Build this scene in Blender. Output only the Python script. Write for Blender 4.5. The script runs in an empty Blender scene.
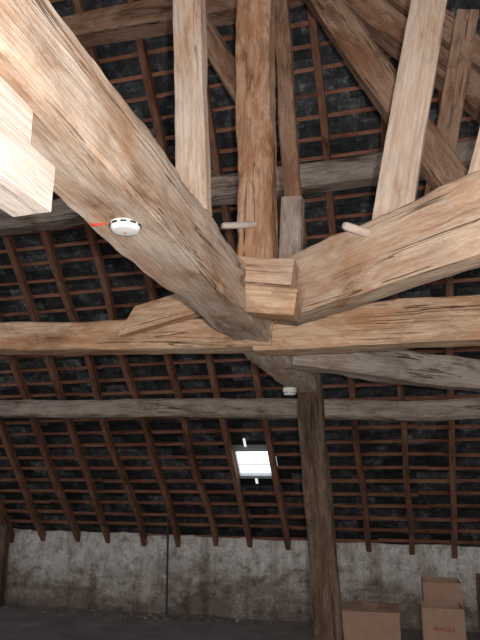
import bpy, bmesh, math, random
from mathutils import Vector, Matrix, noise
random.seed(4)
S = bpy.context.scene
COL = S.collection
try:
    S.view_settings.view_transform = 'Standard'
    S.view_settings.look = 'None'
except Exception as e:
    print(e)

# ------------------------------------------------------------------ materials
def nt(name):
    m = bpy.data.materials.new(name); m.use_nodes = True
    t = m.node_tree; b = t.nodes['Principled BSDF']
    return m, t, b
def ramp(t, stops):
    r = t.nodes.new('ShaderNodeValToRGB'); e = r.color_ramp.elements
    while len(e) < len(stops): e.new(0.5)
    for i, (p, c) in enumerate(stops):
        e[i].position = p; e[i].color = (c[0], c[1], c[2], 1)
    return r
def noisen(t, vec, scale, detail=6, rough=.6, dist=0):
    n = t.nodes.new('ShaderNodeTexNoise'); n.inputs['Scale'].default_value = scale
    n.inputs['Detail'].default_value = detail; n.inputs['Roughness'].default_value = rough
    n.inputs['Distortion'].default_value = dist
    t.links.new(vec, n.inputs['Vector']); return n
def mix(t, f, a, b, mode='MIX'):
    m = t.nodes.new('ShaderNodeMix'); m.data_type = 'RGBA'; m.blend_type = mode
    for s, v in ((m.inputs[0], f), (m.inputs[6], a), (m.inputs[7], b)):
        if isinstance(v, (int, float)): s.default_value = v
        elif isinstance(v, tuple): s.default_value = (v[0], v[1], v[2], 1)
        else: t.links.new(v, s)
    return m.outputs[2]
def mul(t, a, v):
    m = t.nodes.new('ShaderNodeMath'); m.operation = 'MULTIPLY'; t.links.new(a, m.inputs[0])
    if isinstance(v, (int, float)): m.inputs[1].default_value = v
    else: t.links.new(v, m.inputs[1])
    return m.outputs[0]
def wood(name, light, mid, dark, patch=.5, crack=.8, bump=.8, rough=.85, orange=.5, cover=.50):
    m, t, b = nt(name)
    tc = t.nodes.new('ShaderNodeTexCoord'); oi = t.nodes.new('ShaderNodeObjectInfo')
    ad = t.nodes.new('ShaderNodeVectorMath'); ad.operation = 'ADD'
    sc = t.nodes.new('ShaderNodeVectorMath'); sc.operation = 'SCALE'; sc.inputs[3].default_value = 37
    cb = t.nodes.new('ShaderNodeCombineXYZ')
    for i in range(3): t.links.new(oi.outputs['Random'], cb.inputs[i])
    t.links.new(cb.outputs[0], sc.inputs[0])
    t.links.new(tc.outputs['Object'], ad.inputs[0]); t.links.new(sc.outputs[0], ad.inputs[1])
    def mp(s):
        q = t.nodes.new('ShaderNodeMapping'); q.inputs['Scale'].default_value = s
        t.links.new(ad.outputs[0], q.inputs['Vector']); return q.outputs[0]
    # broad weathering : pale silvery vs. exposed brown heartwood
    g = noisen(t, mp((1.1, 4, 4)), 1.9, 10, .70, .5)
    gr = ramp(t, [(.33, dark), (.42, mid), (.52, light), (.68, tuple(min(1, x*1.15) for x in light))]); t.links.new(g.outputs['Fac'], gr.inputs[0])
    # fine fibres
    f = noisen(t, mp((2.0, 60, 60)), 1.6, 6, .7, .15)
    fr = ramp(t, [(.3, (.66, .60, .55)), (.5, (.95, .94, .93)), (.68, (1.12, 1.12, 1.12))]); t.links.new(f.outputs['Fac'], fr.inputs[0])
    c0 = mix(t, 1.0, gr.outputs[0], fr.outputs[0], 'MULTIPLY')
    # mottled stains with crisp edges
    p = noisen(t, mp((3.0, 8, 8)), 1.5, 9, .74, .5)
    pr = ramp(t, [(.52, (0, 0, 0)), (.56, (1, 1, 1))]); t.links.new(p.outputs['Fac'], pr.inputs[0])
    c1 = mix(t, mul(t, pr.outputs[0], patch), c0, tuple((a+1.6*b_)/2.6 for a, b_ in zip(mid, dark)))
    # raw heartwood blotches
    o_ = noisen(t, mp((1.2, 3, 3)), 2.2, 7, .66, .6)
    orr = ramp(t, [(.50, (0, 0, 0)), (.60, (1, 1, 1))]); t.links.new(o_.outputs['Fac'], orr.inputs[0])
    c1 = mix(t, mul(t, orr.outputs[0], orange), c1, (mid[0]*1.05, mid[1]*.80, mid[2]*.60))
    # drying cracks
    c = noisen(t, mp((.35, 20, 20)), 1.5, 3, .45, .15)
    cr = ramp(t, [(.482, (0, 0, 0)), (.495, (1, 1, 1)), (.505, (1, 1, 1)), (.518, (0, 0, 0))]); t.links.new(c.outputs['Fac'], cr.inputs[0])
    k = noisen(t, mp((.8, 6, 6)), 1.7, 2, .5)
    kr = ramp(t, [(cover, (0, 0, 0)), (cover+.08, (1, 1, 1))]); t.links.new(k.outputs['Fac'], kr.inputs[0])
    ck = mul(t, mul(t, cr.outputs[0], kr.outputs[0]), crack)
    c2 = mix(t, ck, c1, (dark[0]*.3, dark[1]*.25, dark[2]*.22))
    t.links.new(c2, b.inputs['Base Color']); b.inputs['Roughness'].default_value = rough
    b.inputs['Specular IOR Level'].default_value = .2
    bp = t.nodes.new('ShaderNodeBump'); bp.inputs['Strength'].default_value = bump; bp.inputs['Distance'].default_value = .010
    s1 = t.nodes.new('ShaderNodeMath'); s1.operation = 'SUBTRACT'
    s2 = t.nodes.new('ShaderNodeMath'); s2.operation = 'ADD'
    t.links.new(f.outputs['Fac'], s2.inputs[0]); t.links.new(p.outputs['Fac'], s2.inputs[1])
    t.links.new(s2.outputs[0], s1.inputs[0]); t.links.new(ck, s1.inputs[1])
    t.links.new(s1.outputs[0], bp.inputs['Height']); t.links.new(bp.outputs[0], b.inputs['Normal'])
    return m
def plain(name, col, rough=.6, emit=None, es=1):
    m, t, b = nt(name)
    tc = t.nodes.new('ShaderNodeTexCoord')
    n = noisen(t, tc.outputs['Object'], 14, 6, .7)
    r = ramp(t, [(.3, tuple(x*.8 for x in col)), (.7, col)]); t.links.new(n.outputs['Fac'], r.inputs[0])
    t.links.new(r.outputs[0], b.inputs['Base Color']); b.inputs['Roughness'].default_value = rough
    if emit:
        b.inputs['Emission Color'].default_value = (*emit, 1); b.inputs['Emission Strength'].default_value = es
    return m

W_pale = wood('pale_oak', (.60, .48, .395), (.47, .335, .245), (.23, .13, .075), .26, .8, orange=.38, cover=.54, bump=.65)
W_strut = wood('strut_oak', (.64, .515, .42), (.54, .40, .30), (.27, .16, .10), .22, .75, orange=.25, cover=.54)
W_hip = wood('hip_oak', (.62, .465, .35), (.50, .33, .225), (.22, .12, .07), .3, .85, orange=.4)
W_warm = wood('warm_oak', (.61, .43, .295), (.46, .28, .17), (.17, .085, .045), .45, .9)
W_king = wood('king_oak', (.58, .37, .245), (.41, .21, .115), (.12, .05, .028), .5, .95)
W_gray = wood('weathered_oak', (.46, .385, .325), (.33, .255, .205), (.12, .08, .058), .45, .9, orange=.12)
W_brown = wood('brown_oak', (.36, .225, .155), (.23, .125, .078), (.07, .035, .022), .5, .9)
W_white = wood('bleached_oak', (.68, .59, .53), (.61, .50, .43), (.44, .33, .27), .2, .5, orange=.1, cover=.56)
W_raft = wood('rafter_wood', (.27, .135, .09), (.17, .078, .05), (.065, .03, .02), .4, .5)
W_bat = wood('batten_wood', (.40, .19, .125), (.27, .12, .078), (.11, .05, .033), .4, .3)
W_dark = wood('dark_oak', (.19, .125, .09), (.11, .07, .05), (.035, .024, .018), .5, .95)

# ------------------------------------------------------------------ geometry helpers
def mesh_obj(name, verts, faces, mat, mw=None, parent=None, sharp=35):
    me = bpy.data.meshes.new(name); me.from_pydata(verts, [], faces); me.update()
    if sharp:
        me.polygons.foreach_set('use_smooth', [True]*len(me.polygons)); me.set_sharp_from_angle(angle=math.radians(sharp))
    o = bpy.data.objects.new(name, me); COL.objects.link(o)
    if mat: me.materials.append(mat)
    if mw is not None: o.matrix_world = mw
    if parent: o.parent = parent
    return o
def frame(p0, p1, up):
    p0 = Vector(p0); p1 = Vector(p1); x = (p1-p0).normalized(); up = Vector(up)
    z = (up - x*up.dot(x)).normalized(); y = z.cross(x)
    m = Matrix((x, y, z)).transposed().to_4x4(); m.translation = (p0+p1)/2
    return m, (p1-p0).length
def beam(name, p0, p1, w, h, mat, up=(0, 0, 1), taper=1.0, bend=.012, rough=.008, cham=.12, step=.04, cut0=0, cut1=0, bow=0, seed=None, wane=.35):
    m, L = frame(p0, p1, up)
    n = max(6, int(L/step)); k = 6
    sd = seed if seed is not None else random.random()*100
    prof = []
    c = cham
    side = [(-1+c) + (2-2*c)*i/k for i in range(k+1)]
    for s in side: prof.append((s, -1))
    for s in side: prof.append((1, s))
    for s in reversed(side): prof.append((s, 1))
    for s in reversed(side): prof.append((-1, s))
    q = len(prof); V = []; F = []
    for i in range(n+1):
        a = i/n; x = (a-.5)*L; sc = 1+(taper-1)*a
        dy = bend*noise.noise(Vector((x*.9, sd, 0)))*2 ; dz = bend*noise.noise(Vector((x*.9, sd, 9)))*2 + bow*(1-(2*a-1)**2)
        for (u, v) in prof:
            yy = u*w/2*sc; zz = v*h/2*sc
            r = noise.noise(Vector((x*3, yy*9+sd, zz*9)))*rough + noise.noise(Vector((x*12, yy*40+sd, zz*40)))*rough*.4
            cor = max(0, abs(u)+abs(v)-1.7)*max(0, noise.noise(Vector((x*1.7, u*3+sd, v*3)))+.1*noise.noise(Vector((x*9, u*3+sd, v*3))))*wane
            f = 1 - cor
            ln = math.hypot(u, v)
            xx = x + (cut0*v*(1-a)**8) + (cut1*v*a**8)
            V.append((xx, yy*f + u/ln*r + dy, zz*f + v/ln*r + dz))
    for i in range(n):
        for j in range(q):
            a0 = i*q+j; a1 = i*q+(j+1) % q
            F.append((a0, a1, a1+q, a0+q))
    F.append(tuple(reversed(range(q)))); F.append(tuple(n*q+j for j in range(q)))
    return mesh_obj(name, V, F, mat, m)
UPY = (0, 1, 0)

# ------------------------------------------------------------------ roof shell
TAN = 1.19; YW = 7.5; ZW = .86
SL = math.atan(TAN); IN = Vector((0, -math.sin(SL), -math.cos(SL)))   # inward normal
UPV = Vector((0, -math.cos(SL), math.sin(SL)))                        # up the slope
O = Vector((0, YW, ZW))
X0, X1 = -8.2, 4.6
LEN = 8.6
def R(x, s, off=0): return O + Vector((x, 0, 0)) + UPV*s + IN*off
def boxes(name, lst, mat, attr=None, parent=None):
    """lst of (centre, ex, ey, ez) half-extents"""
    V = []; F = []
    for (c, ex, ey, ez) in lst:
        b = len(V)
        for sx in (-1, 1):
            for sy in (-1, 1):
                for sz in (-1, 1): V.append(c+ex*sx+ey*sy+ez*sz)
        F += [(b, b+1, b+3, b+2), (b+4, b+6, b+7, b+5), (b, b+4, b+5, b+1), (b+2, b+3, b+7, b+6), (b, b+2, b+6, b+4), (b+1, b+5, b+7, b+3)]
    me = bpy.data.meshes.new(name); me.from_pydata(V, [], F); me.update()
    bm = bmesh.new(); bm.from_mesh(me); bmesh.ops.recalc_face_normals(bm, faces=bm.faces); bm.to_mesh(me); bm.free()
    o = bpy.data.objects.new(name, me); COL.objects.link(o); me.materials.append(mat)
    if attr:
        at = me.color_attributes.new('tone', 'FLOAT_COLOR', 'POINT')
        for i, v in enumerate(attr):
            for j in range(8): at.data[i*8+j].color = (v, v, v, 1)
    if parent: o.parent = parent
    return o
SKX, SKS = -1.66, 1.12   # skylight centre (x, distance up slope)
SKW, SKH = .40, .37
# slates
m_sl, t, b = nt('slate')
tc = t.nodes.new('ShaderNodeTexCoord'); at = t.nodes.new('ShaderNodeAttribute'); at.attribute_name = 'tone'
n1 = noisen(t, tc.outputs['Object'], 12, 10, .8); r1 = ramp(t, [(.38, (.010, .010, .011)), (.53, (.045, .046, .050)), (.63, (.14, .146, .155)), (.74, (.30, .305, .315))])
t.links.new(n1.outputs['Fac'], r1.inputs[0])
cc = mix(t, 1.0, r1.outputs[0], at.outputs['Color'], 'MULTIPLY')
t.links.new(cc, b.inputs['Base Color']); b.inputs['Roughness'].default_value = .75
bp = t.nodes.new('ShaderNodeBump'); bp.inputs['Strength'].default_value = .6; bp.inputs['Distance'].default_value = .01
t.links.new(n1.outputs['Fac'], bp.inputs['Height']); t.links.new(bp.outputs[0], b.inputs['Normal'])
pitch = .172; lst = []; tones = []
XV = Vector((1, 0, 0))
row = 0; s = -.15
while s < LEN:
    x = X0 + (row % 2)*.11
    while x < X1:
        cx = x+.11; cs = s + pitch*.75
        if not (abs(cx-SKX) < SKW/2+.09 and abs(cs-SKS) < SKH/2+.13):
            tilt = (UPV*1 + IN*.10).normalized()
            nn = XV.cross(tilt).normalized()
            lst.append((R(cx, cs, -.035+random.uniform(-.004, .004)), XV*.108, tilt*pitch*.78*(1+random.uniform(-.03, .03)), nn*.004))
            tones.append(random.choice([.3, .5, .7, .9, 1, 1.3, 1.9]))
        x += .22
    s += pitch; row += 1
slates = boxes('roof_slates', lst, m_sl, tones)
m_felt = plain('roof_underlay', (.006, .006, .007), .9)
def framed(name, cx, cs, w, h, off, mat):
    l = []
    xa, xb, sa, sb_ = X0, X1, -.2, LEN
    hx0, hx1, hs0, hs1 = cx-w/2, cx+w/2, cs-h/2, cs+h/2
    for (a, b_, c_, d) in ((xa, hx0, sa, sb_), (hx1, xb, sa, sb_), (hx0, hx1, sa, hs0), (hx0, hx1, hs1, sb_)):
        l.append((R((a+b_)/2, (c_+d)/2, off), XV*(b_-a)/2, UPV*(d-c_)/2, IN*.004))
    return boxes(name, l, mat)
ceiling = framed('ceiling', SKX, SKS, SKW, SKH, -.075, m_felt)
# battens
lst = []
s = .02; i = 0
while s < LEN:
    segs = [(X0, X1)]
    if abs(s-SKS) < SKH/2+.10 and abs(s-SKS) > .06: segs = [(X0, SKX-SKW/2-.02), (SKX+SKW/2+.02, X1)]
    for a, e in segs:
        x = a
        while x < e:
            x2 = min(e, x+random.uniform(1.6, 2.6))
            sk = random.uniform(-.014, .014)
            d = (XV + UPV*random.uniform(-.005, .005)).normalized()
            lst.append((R((x+x2)/2, s+sk, -.004), d*(x2-x)/2, UPV*random.uniform(.012, .0165), IN*.011))
            x = x2
    s += pitch; i += 1
battens = boxes('roof_battens', lst, W_bat)
# rafters
xs = [-4.6+.455*j for j in range(-7, 20)]
for x in xs:
    if x < X0 or x > X1: continue
    beam('rafter', R(x+random.uniform(-.02, .02), -.08, .05), R(x+random.uniform(-.05, .05), LEN, .05), .060, .085, W_raft, up=tuple(-IN), bend=.022, rough=.004, step=.12)
# purlins
beam('purlin', (-8, 6.02, 2.42), (4.5, 6.22, 2.08), .19, .185, W_gray, bend=.016, rough=.012, cham=.3, step=.06)
beam('purlin', (-8, 4.72, 3.86), (4.5, 4.62, 4.06), .2, .21, W_gray, bend=.02, rough=.012, cham=.25, step=.06)
beam('purlin', (-8, 3.75, 4.94), (4.5, 3.7, 5.03), .2, .2, W_brown, bend=.02, rough=.012, cham=.25, step=.07)
beam('ridge_beam', (-8, 2.15, 7.0), (4.5, 2.15, 7.0), .2, .24, W_brown, rough=.008, step=.12)

# skylight
m_sky = plain('daylight_glass', (.9, .95, 1), .3, (.87, .94, 1), 2.0)
m_gap = plain('daylight_gap', (.9, .95, 1), .3, (.87, .94, 1), .8)
m_zinc = plain('zinc_frame', (.50, .51, .53), .5)
sk = bpy.data.objects.new('skylight', None); COL.objects.link(sk)
boxes('glass', [(R(SKX, SKS, -.05), XV*SKW/2, UPV*SKH/2, IN*.003)], m_sky, parent=sk)
fr = []
for sx in (-1, 1): fr.append((R(SKX+sx*SKW/2, SKS, -.030), XV*.018, UPV*(SKH/2+.018), IN*.035))
for sy in (-1, 1): fr.append((R(SKX, SKS+sy*SKH/2, -.030), XV*(SKW/2+.018), UPV*.018, IN*.035))
fr.append((R(SKX, SKS-.05, -.044), XV*SKW/2, UPV*.004, IN*.004))
boxes('frame', fr, m_zinc, parent=sk)
gp = []
for (dx, ds, w, h) in ((-.06, .275, .026, .11), (.25, .03, .018, .20), (-.01, -.25, .028, .08), (-.24, .02, .014, .24)):
    gp.append((R(SKX+dx, SKS+ds, -.012), XV*w/2, UPV*h/2, IN*.002))
boxes('slate_gaps', gp, m_gap, parent=sk)

# ------------------------------------------------------------------ wall + floor
m_w, t, b = nt('old_plaster')
tc = t.nodes.new('ShaderNodeTexCoord')
mpz = t.nodes.new('ShaderNodeMapping'); mpz.inputs['Scale'].default_value = (1, 1, 1.8); t.links.new(tc.outputs['Object'], mpz.inputs[0])
a1 = noisen(t, mpz.outputs[0], 1.8, 10, .76, .1); a2 = noisen(t, tc.outputs['Object'], 8, 9, .8, .2); a3 = noisen(t, tc.outputs['Object'], 45, 4, .6)
mpv = t.nodes.new('ShaderNodeMapping'); mpv.inputs['Scale'].default_value = (5, 5, .8); t.links.new(tc.outputs['Object'], mpv.inputs[0])
a4 = noisen(t, mpv.outputs[0], 1.4, 8, .7, .1)
sx = t.nodes.new('ShaderNodeSeparateXYZ'); t.links.new(tc.outputs['Object'], sx.inputs[0])
hh = t.nodes.new('ShaderNodeMath'); hh.operation = 'MULTIPLY_ADD'; hh.inputs[1].default_value = .45
t.links.new(a1.outputs['Fac'], hh.inputs[2]); t.links.new(sx.outputs['Z'], hh.inputs[0])
q1 = ramp(t, [(.52, (.24, .195, .165)), (.62, (.42, .365, .32)), (.68, (.60, .555, .51)), (.86, (.84, .81, .77))]); t.links.new(hh.outputs[0], q1.inputs[0])
q2 = ramp(t, [(.38, (.45, .40, .36)), (.46, (.84, .81, .78)), (.54, (1.0, 1, 1))]); t.links.new(a2.outputs['Fac'], q2.inputs[0])
cw = mix(t, 1.0, q1.outputs[0], q2.outputs[0], 'MULTIPLY')
q4 = ramp(t, [(.40, (.62, .57, .53)), (.50, (1, 1, 1))]); t.links.new(a4.outputs['Fac'], q4.inputs[0])
cw = mix(t, .8, cw, q4.outputs[0], 'MULTIPLY')
q3 = ramp(t, [(.3, (.75, .75, .75)), (.7, (1.1, 1.1, 1.1))]); t.links.new(a3.outputs['Fac'], q3.inputs[0])
cw = mix(t, 1.0, cw, q3.outputs[0], 'MULTIPLY')
t.links.new(cw, b.inputs['Base Color']); b.inputs['Roughness'].default_value = .95
bp = t.nodes.new('ShaderNodeBump'); bp.inputs['Strength'].default_value = .7; bp.inputs['Distance'].default_value = .03
t.links.new(a2.outputs['Fac'], bp.inputs['Height']); t.links.new(bp.outputs[0], b.inputs['Normal'])
V = []; F = []; nx, nz = 240, 14
for i in range(nx+1):
    x = X0+(X1-X0)*i/nx
    top = ZW + .035*noise.noise(Vector((x*1.6, 0, 3))) + .015*noise.noise(Vector((x*9, 0, 3))) - .012*(x+1)
    for j in range(nz+1):
        z = -.02+(top+.02)*j/nz
        y = YW-.03+.03*noise.noise(Vector((x*1.5, z*2, 0)))+.012*noise.noise(Vector((x*6, z*6, 0)))
        V.append((x, y, z))
    V.append((x, YW+.35, top)); V.append((x, YW+.35, -.02))
c = nz+3
for i in range(nx):
    for j in range(c-1):
        F.append((i*c+j, (i+1)*c+j, (i+1)*c+j+1, i*c+j+1))
mesh_obj('wall_back', V, F, m_w, sharp=40)
m_f, t, b = nt('dusty_floor')
tc = t.nodes.new('ShaderNodeTexCoord'); a1 = noisen(t, tc.outputs['Object'], 3, 8, .7)
q1 = ramp(t, [(.35, (.13, .125, .12)), (.6, (.22, .21, .20)), (.72, (.3, .29, .28))]); t.links.new(a1.outputs['Fac'], q1.inputs[0])
t.links.new(q1.outputs[0], b.inputs['Base Color']); b.inputs['Roughness'].default_value = .95
boxes('floor', [(Vector(((X0+X1)/2, 3, -.05)), XV*(X1-X0)/2, Vector((0, 5, 0)), Vector((0, 0, .05)))], m_f)
# fallen plaster along the wall foot
l = []
for i in range(110):
    x = random.choice([random.gauss(-2.7, .35), random.uniform(-5, .8)]); y = random.uniform(7.15, 7.42); r = random.uniform(.008, .03)
    a = random.random()*3
    l.append((Vector((x, y, r*.5)), Vector((math.cos(a), math.sin(a), .1))*r, Vector((-math.sin(a), math.cos(a), .1))*r*.8, Vector((0, -.1, 1))*r*.5))
boxes('plaster_rubble', l, m_w)

# ------------------------------------------------------------------ main frame
beam('tie_beam', (-.69, .15, 2.405), (-.74, 4.62, 2.29), .205, .225, W_pale, bend=.012, rough=.013, cham=.1, step=.025, seed=3.3, taper=.93)
beam('collar_beam', (-4.6, 3.0, 2.45), (-.62, 3.0, 2.30), .17, .155, W_warm, bend=.018, rough=.012, cham=.12)
beam('cross_beam', (-.72, 3.02, 2.30), (2.6, 3.0, 2.285), .17, .215, W_warm, bend=.015, rough=.012)
beam('hip_tie_beam', (-.50, 2.70, 2.40), (1.35, 1.06, 2.385), .13, .275, W_hip, bend=.012, rough=.012, cham=.08, step=.025)
beam('dragon_beam', (-.66, 3.50, 2.30), (1.7, 5.55, 2.22), .17, .20, W_gray, bend=.02, rough=.016, cham=.2)
beam('post', (-.585, 4.62, 0.0), (-.70, 4.62, 2.47), .18, .18, W_dark, up=UPY, bend=.018, rough=.016, cham=.2)
beam('king_post', (-.665, 2.74, 2.47), (-.625, 2.74, 5.0), .175, .14, W_king, up=UPY, bend=.014, rough=.014)
beam('strut', (-.665, 1.91, 2.48), (-.76, 1.95, 3.95), .112, .07, W_strut, up=UPY, bend=.008, rough=.006)
beam('strut', (-.025, 2.34, 2.47), (.27, 2.36, 3.9), .15, .07, W_strut, up=UPY, bend=.008, rough=.006)
beam('strut', (.24, 2.12, 2.47), (.60, 2.15, 3.6), .075, .07, W_strut, up=UPY, rough=.005)
beam('brace', (-.49, 2.95, 2.75), (-.585, 2.95, 4.9), .085, .09, W_brown, up=UPY, rough=.006)
beam('stub_post', (-.53, 2.88, 2.40), (-.49, 2.88, 2.95), .11, .09, W_gray, up=UPY, rough=.005)
beam('principal_rafter', (.60, 3.0, 2.35), (-.75, 3.0, 5.1), .16, .16, W_brown, up=UPY, rough=.016, cham=.2)
beam('principal_rafter', (.95, 3.4, 3.10), (-.65, 3.4, 5.15), .16, .16, W_brown, up=UPY, rough=.016, cham=.2)
beam('principal_rafter', (1.2, 3.65, 3.40), (-.35, 3.65, 5.25), .15, .13, W_brown, up=UPY, rough=.016, cham=.2)
beam('strut', (.19, 3.2, 2.9), (.45, 3.2, 4.1), .12, .12, W_brown, up=UPY, rough=.008)
beam('brace', (-.70, 3.0, 3.55), (-1.35, 3.0, 4.75), .13, .12, W_brown, up=UPY, rough=.008)
beam('joint_block', (-.755, 2.425, 2.445), (-.412, 2.425, 2.395), .13, .115, W_hip, bend=.002, rough=.008, cham=.08)
beam('joint_block', (-.775, 2.44, 2.335), (-.405, 2.44, 2.270), .13, .11, W_warm, bend=.002, rough=.008, cham=.08)
beam('bracket', (-1.36, 2.88, 2.37), (-.72, 2.85, 2.50), .10, .135, W_warm, bend=.004, rough=.008, cut0=.06)
beam('hanging_stub', (-.68, .15, 2.14), (-.68, .98, 2.14), .088, .10, W_white, bend=.003, rough=.004, cham=.05, step=.03, wane=.1)
beam('packing_block', (-.70, .15, 2.24), (-.70, .92, 2.24), .09, .09, W_white, bend=.003, rough=.004, cham=.05, step=.03, wane=.1)
def peg(p0, p1, r):
    m, L = frame(p0, p1, (0, 0, 1)); V = []; F = []; n = 14
    rings = [(-.5, .8), (-.47, 1), (0, 1.03), (.46, .95), (.5, .7)]
    for (a, f) in rings:
        for j in range(n):
            an = j/n*math.tau; V.append((a*L, math.cos(an)*r*f*(1+.06*math.sin(3*an)), math.sin(an)*r*f))
    for i in range(len(rings)-1):
        for j in range(n): F.append((i*n+j, i*n+(j+1) % n, (i+1)*n+(j+1) % n, (i+1)*n+j))
    F.append(tuple(reversed(range(n)))); F.append(tuple((len(rings)-1)*n+j for j in range(n)))
    return mesh_obj('wooden_peg', V, F, W_white, m)
peg((-.640, 2.68, 2.755), (-.767, 2.55, 2.71), .0155)
peg((-.02, 2.32, 2.475), (-.185, 2.18, 2.50), .0165)

# wall posts
beam('wall_stud', (-5.16, 7.34, 0), (-5.16, 7.34, .98), .2, .12, W_dark, up=UPY)
beam('timber_stake', (.60, 7.15, 0), (.60, 7.15, .62), .07, .05, W_dark, up=UPY)

# ------------------------------------------------------------------ smoke detectors
m_pl = plain('white_plastic', (.90, .90, .88), .35); m_dk = plain('dark_slot', (.05, .05, .05), .6)
m_red = plain('red_wire', (.7, .04, .02), .5)
def lathe(name, prof, n, mat, parent):
    V = []; F = []
    for (r, z) in prof:
        for j in range(n): a = j/n*math.tau; V.append((r*math.cos(a), r*math.sin(a), z))
    for i in range(len(prof)-1):
        for j in range(n): F.append((i*n+j, i*n+(j+1) % n, (i+1)*n+(j+1) % n, (i+1)*n+j))
    F.append(tuple(range(n))); F.append(tuple((len(prof)-1)*n+j for j in range(n)))
    return mesh_obj(name, V, F, mat, parent=parent, sharp=40)
def detector(loc, r):
    e = bpy.data.objects.new('smoke_detector', None); COL.objects.link(e)
    lathe('base', [(r*.98, .012), (r, .010), (r, -.012), (r*.95, -.014)], 40, m_pl, e)
    lathe('chamber', [(r*.90, -.013), (r*.90, -.018), (r*.86, -.030), (r*.74, -.037), (r*.35, -.040), (0.001, -.040)], 40, m_pl, e)
    l = []
    for j in range(10):
        a = j/10*math.tau; d = Vector((math.cos(a), math.sin(a), 0)); tt = Vector((-math.sin(a), math.cos(a), 0))
        l.append((d*r*.89+Vector((0, 0, -.0225)), d*.002, tt*r*.18, Vector((0, 0, .0028))))
    boxes('vents', l, m_dk, parent=e)
    lathe('led', [(.003, -.040), (.003, -.0425), (.001, -.043)], 10, m_red, e)
    e.location = loc; return e
detector((-.706, 1.435, 2.275), .046)
detector((-.79, 4.30, 2.18), .049)
def cable(name, pts, r, mat):
    cu = bpy.data.curves.new(name, 'CURVE'); cu.dimensions = '3D'; cu.bevel_depth = r; cu.bevel_resolution = 3
    sp = cu.splines.new('NURBS'); sp.points.add(len(pts)-1); sp.use_endpoint_u = True; sp.order_u = 3
    for i, p in enumerate(pts): sp.points[i].co = (*p, 1)
    cu.materials.append(mat); o = bpy.data.objects.new(name, cu); COL.objects.link(o); return o
cable('red_wire', [(-.75, 1.42, 2.262), (-.77, 1.40, 2.25), (-.785, 1.40, 2.25), (-.80, 1.405, 2.265), (-.81, 1.42, 2.30)], .003, m_red)
cable('white_cable', [(-.1, 3.0, 2.405), (.3, 3.0, 2.412), (.8, 3.0, 2.408), (2.4, 3.0, 2.40)], .007, m_pl)
cable('electrical_conduit', [(-2.87, 7.38, 0), (-2.87, 7.38, .5), (-2.86, 7.33, 1.15)], .013, m_dk)

# ------------------------------------------------------------------ cardboard boxes
m_cb = plain('cardboard', (.46, .285, .195), .85); m_rt = plain('red_print', (.40, .04, .03), .7)
def carton(x0, x1, y0, y1, h, rot=0, flaps=True, text=False):
    e = bpy.data.objects.new('cardboard_box', None); COL.objects.link(e)
    w = (x1-x0)/2; d = (y1-y0)/2; th = .004
    Xv, Yv, Zv = Vector((1, 0, 0)), Vector((0, 1, 0)), Vector((0, 0, 1))
    l = [(Vector((0, -d, h/2)), Xv*w, Yv*th, Zv*h/2), (Vector((0, d, h/2)), Xv*w, Yv*th, Zv*h/2),
         (Vector((-w, 0, h/2)), Xv*th, Yv*d, Zv*h/2), (Vector((w, 0, h/2)), Xv*th, Yv*d, Zv*h/2), (Vector((0, 0, th)), Xv*w, Yv*d, Zv*th)]
    boxes('carton_body', l, m_cb, parent=e)
    if flaps:
        f = []
        for sgn in (-1, 1):
            a = math.radians(10); dv = Vector((-sgn*math.cos(a), 0, math.sin(a)*.5))
            f.append((Vector((sgn*w, 0, h+.004))+dv*w*.36, dv*w*.36, Yv*d, Zv*.002))
        boxes('flaps', f, m_cb, parent=e)
    if text:
        cu = bpy.data.curves.new('label', 'FONT'); cu.body = 'FRAGILE'; cu.size = .05; cu.extrude = .0008; cu.align_x = 'CENTER'
        cu.materials.append(m_rt); o = bpy.data.objects.new('label', cu); COL.objects.link(o); o.parent = e
        o.rotation_euler = (math.radians(90), 0, 0); o.location = (0, -d-th-.001, h*.60)
    e.location = ((x0+x1)/2, (y0+y1)/2, 0.001); e.rotation_euler = (0, 0, math.radians(rot)); return e
carton(-.71, -.19, 6.2, 6.6, .39, 2)
carton(.01, .36, 6.15, 6.45, .46, 3, False, True)
carton(.04, .385, 6.62, 6.95, .60, 2, False)

# ------------------------------------------------------------------ lights, camera
w = bpy.data.worlds.new('World'); S.world = w; w.use_nodes = True
w.node_tree.nodes['Background'].inputs[0].default_value = (.97, .97, 1, 1)
w.node_tree.nodes['Background'].inputs[1].default_value = .44
ld = bpy.data.lights.new('camera_flash', 'POINT'); ld.energy = 215; ld.shadow_soft_size = .02; ld.color = (1, .955, .91)
lo = bpy.data.objects.new('camera_flash', ld); COL.objects.link(lo); lo.location = (.06, -.02, 1.64)
cd = bpy.data.cameras.new('camera'); cam = bpy.data.objects.new('camera', cd); COL.objects.link(cam)
cd.sensor_fit = 'VERTICAL'; cd.sensor_height = 36; cd.lens = 620/640*36; cd.clip_start = .02
cam.location = (0, 0, 1.6); cam.rotation_euler = (math.radians(104), 0, math.radians(15))
S.camera = cam
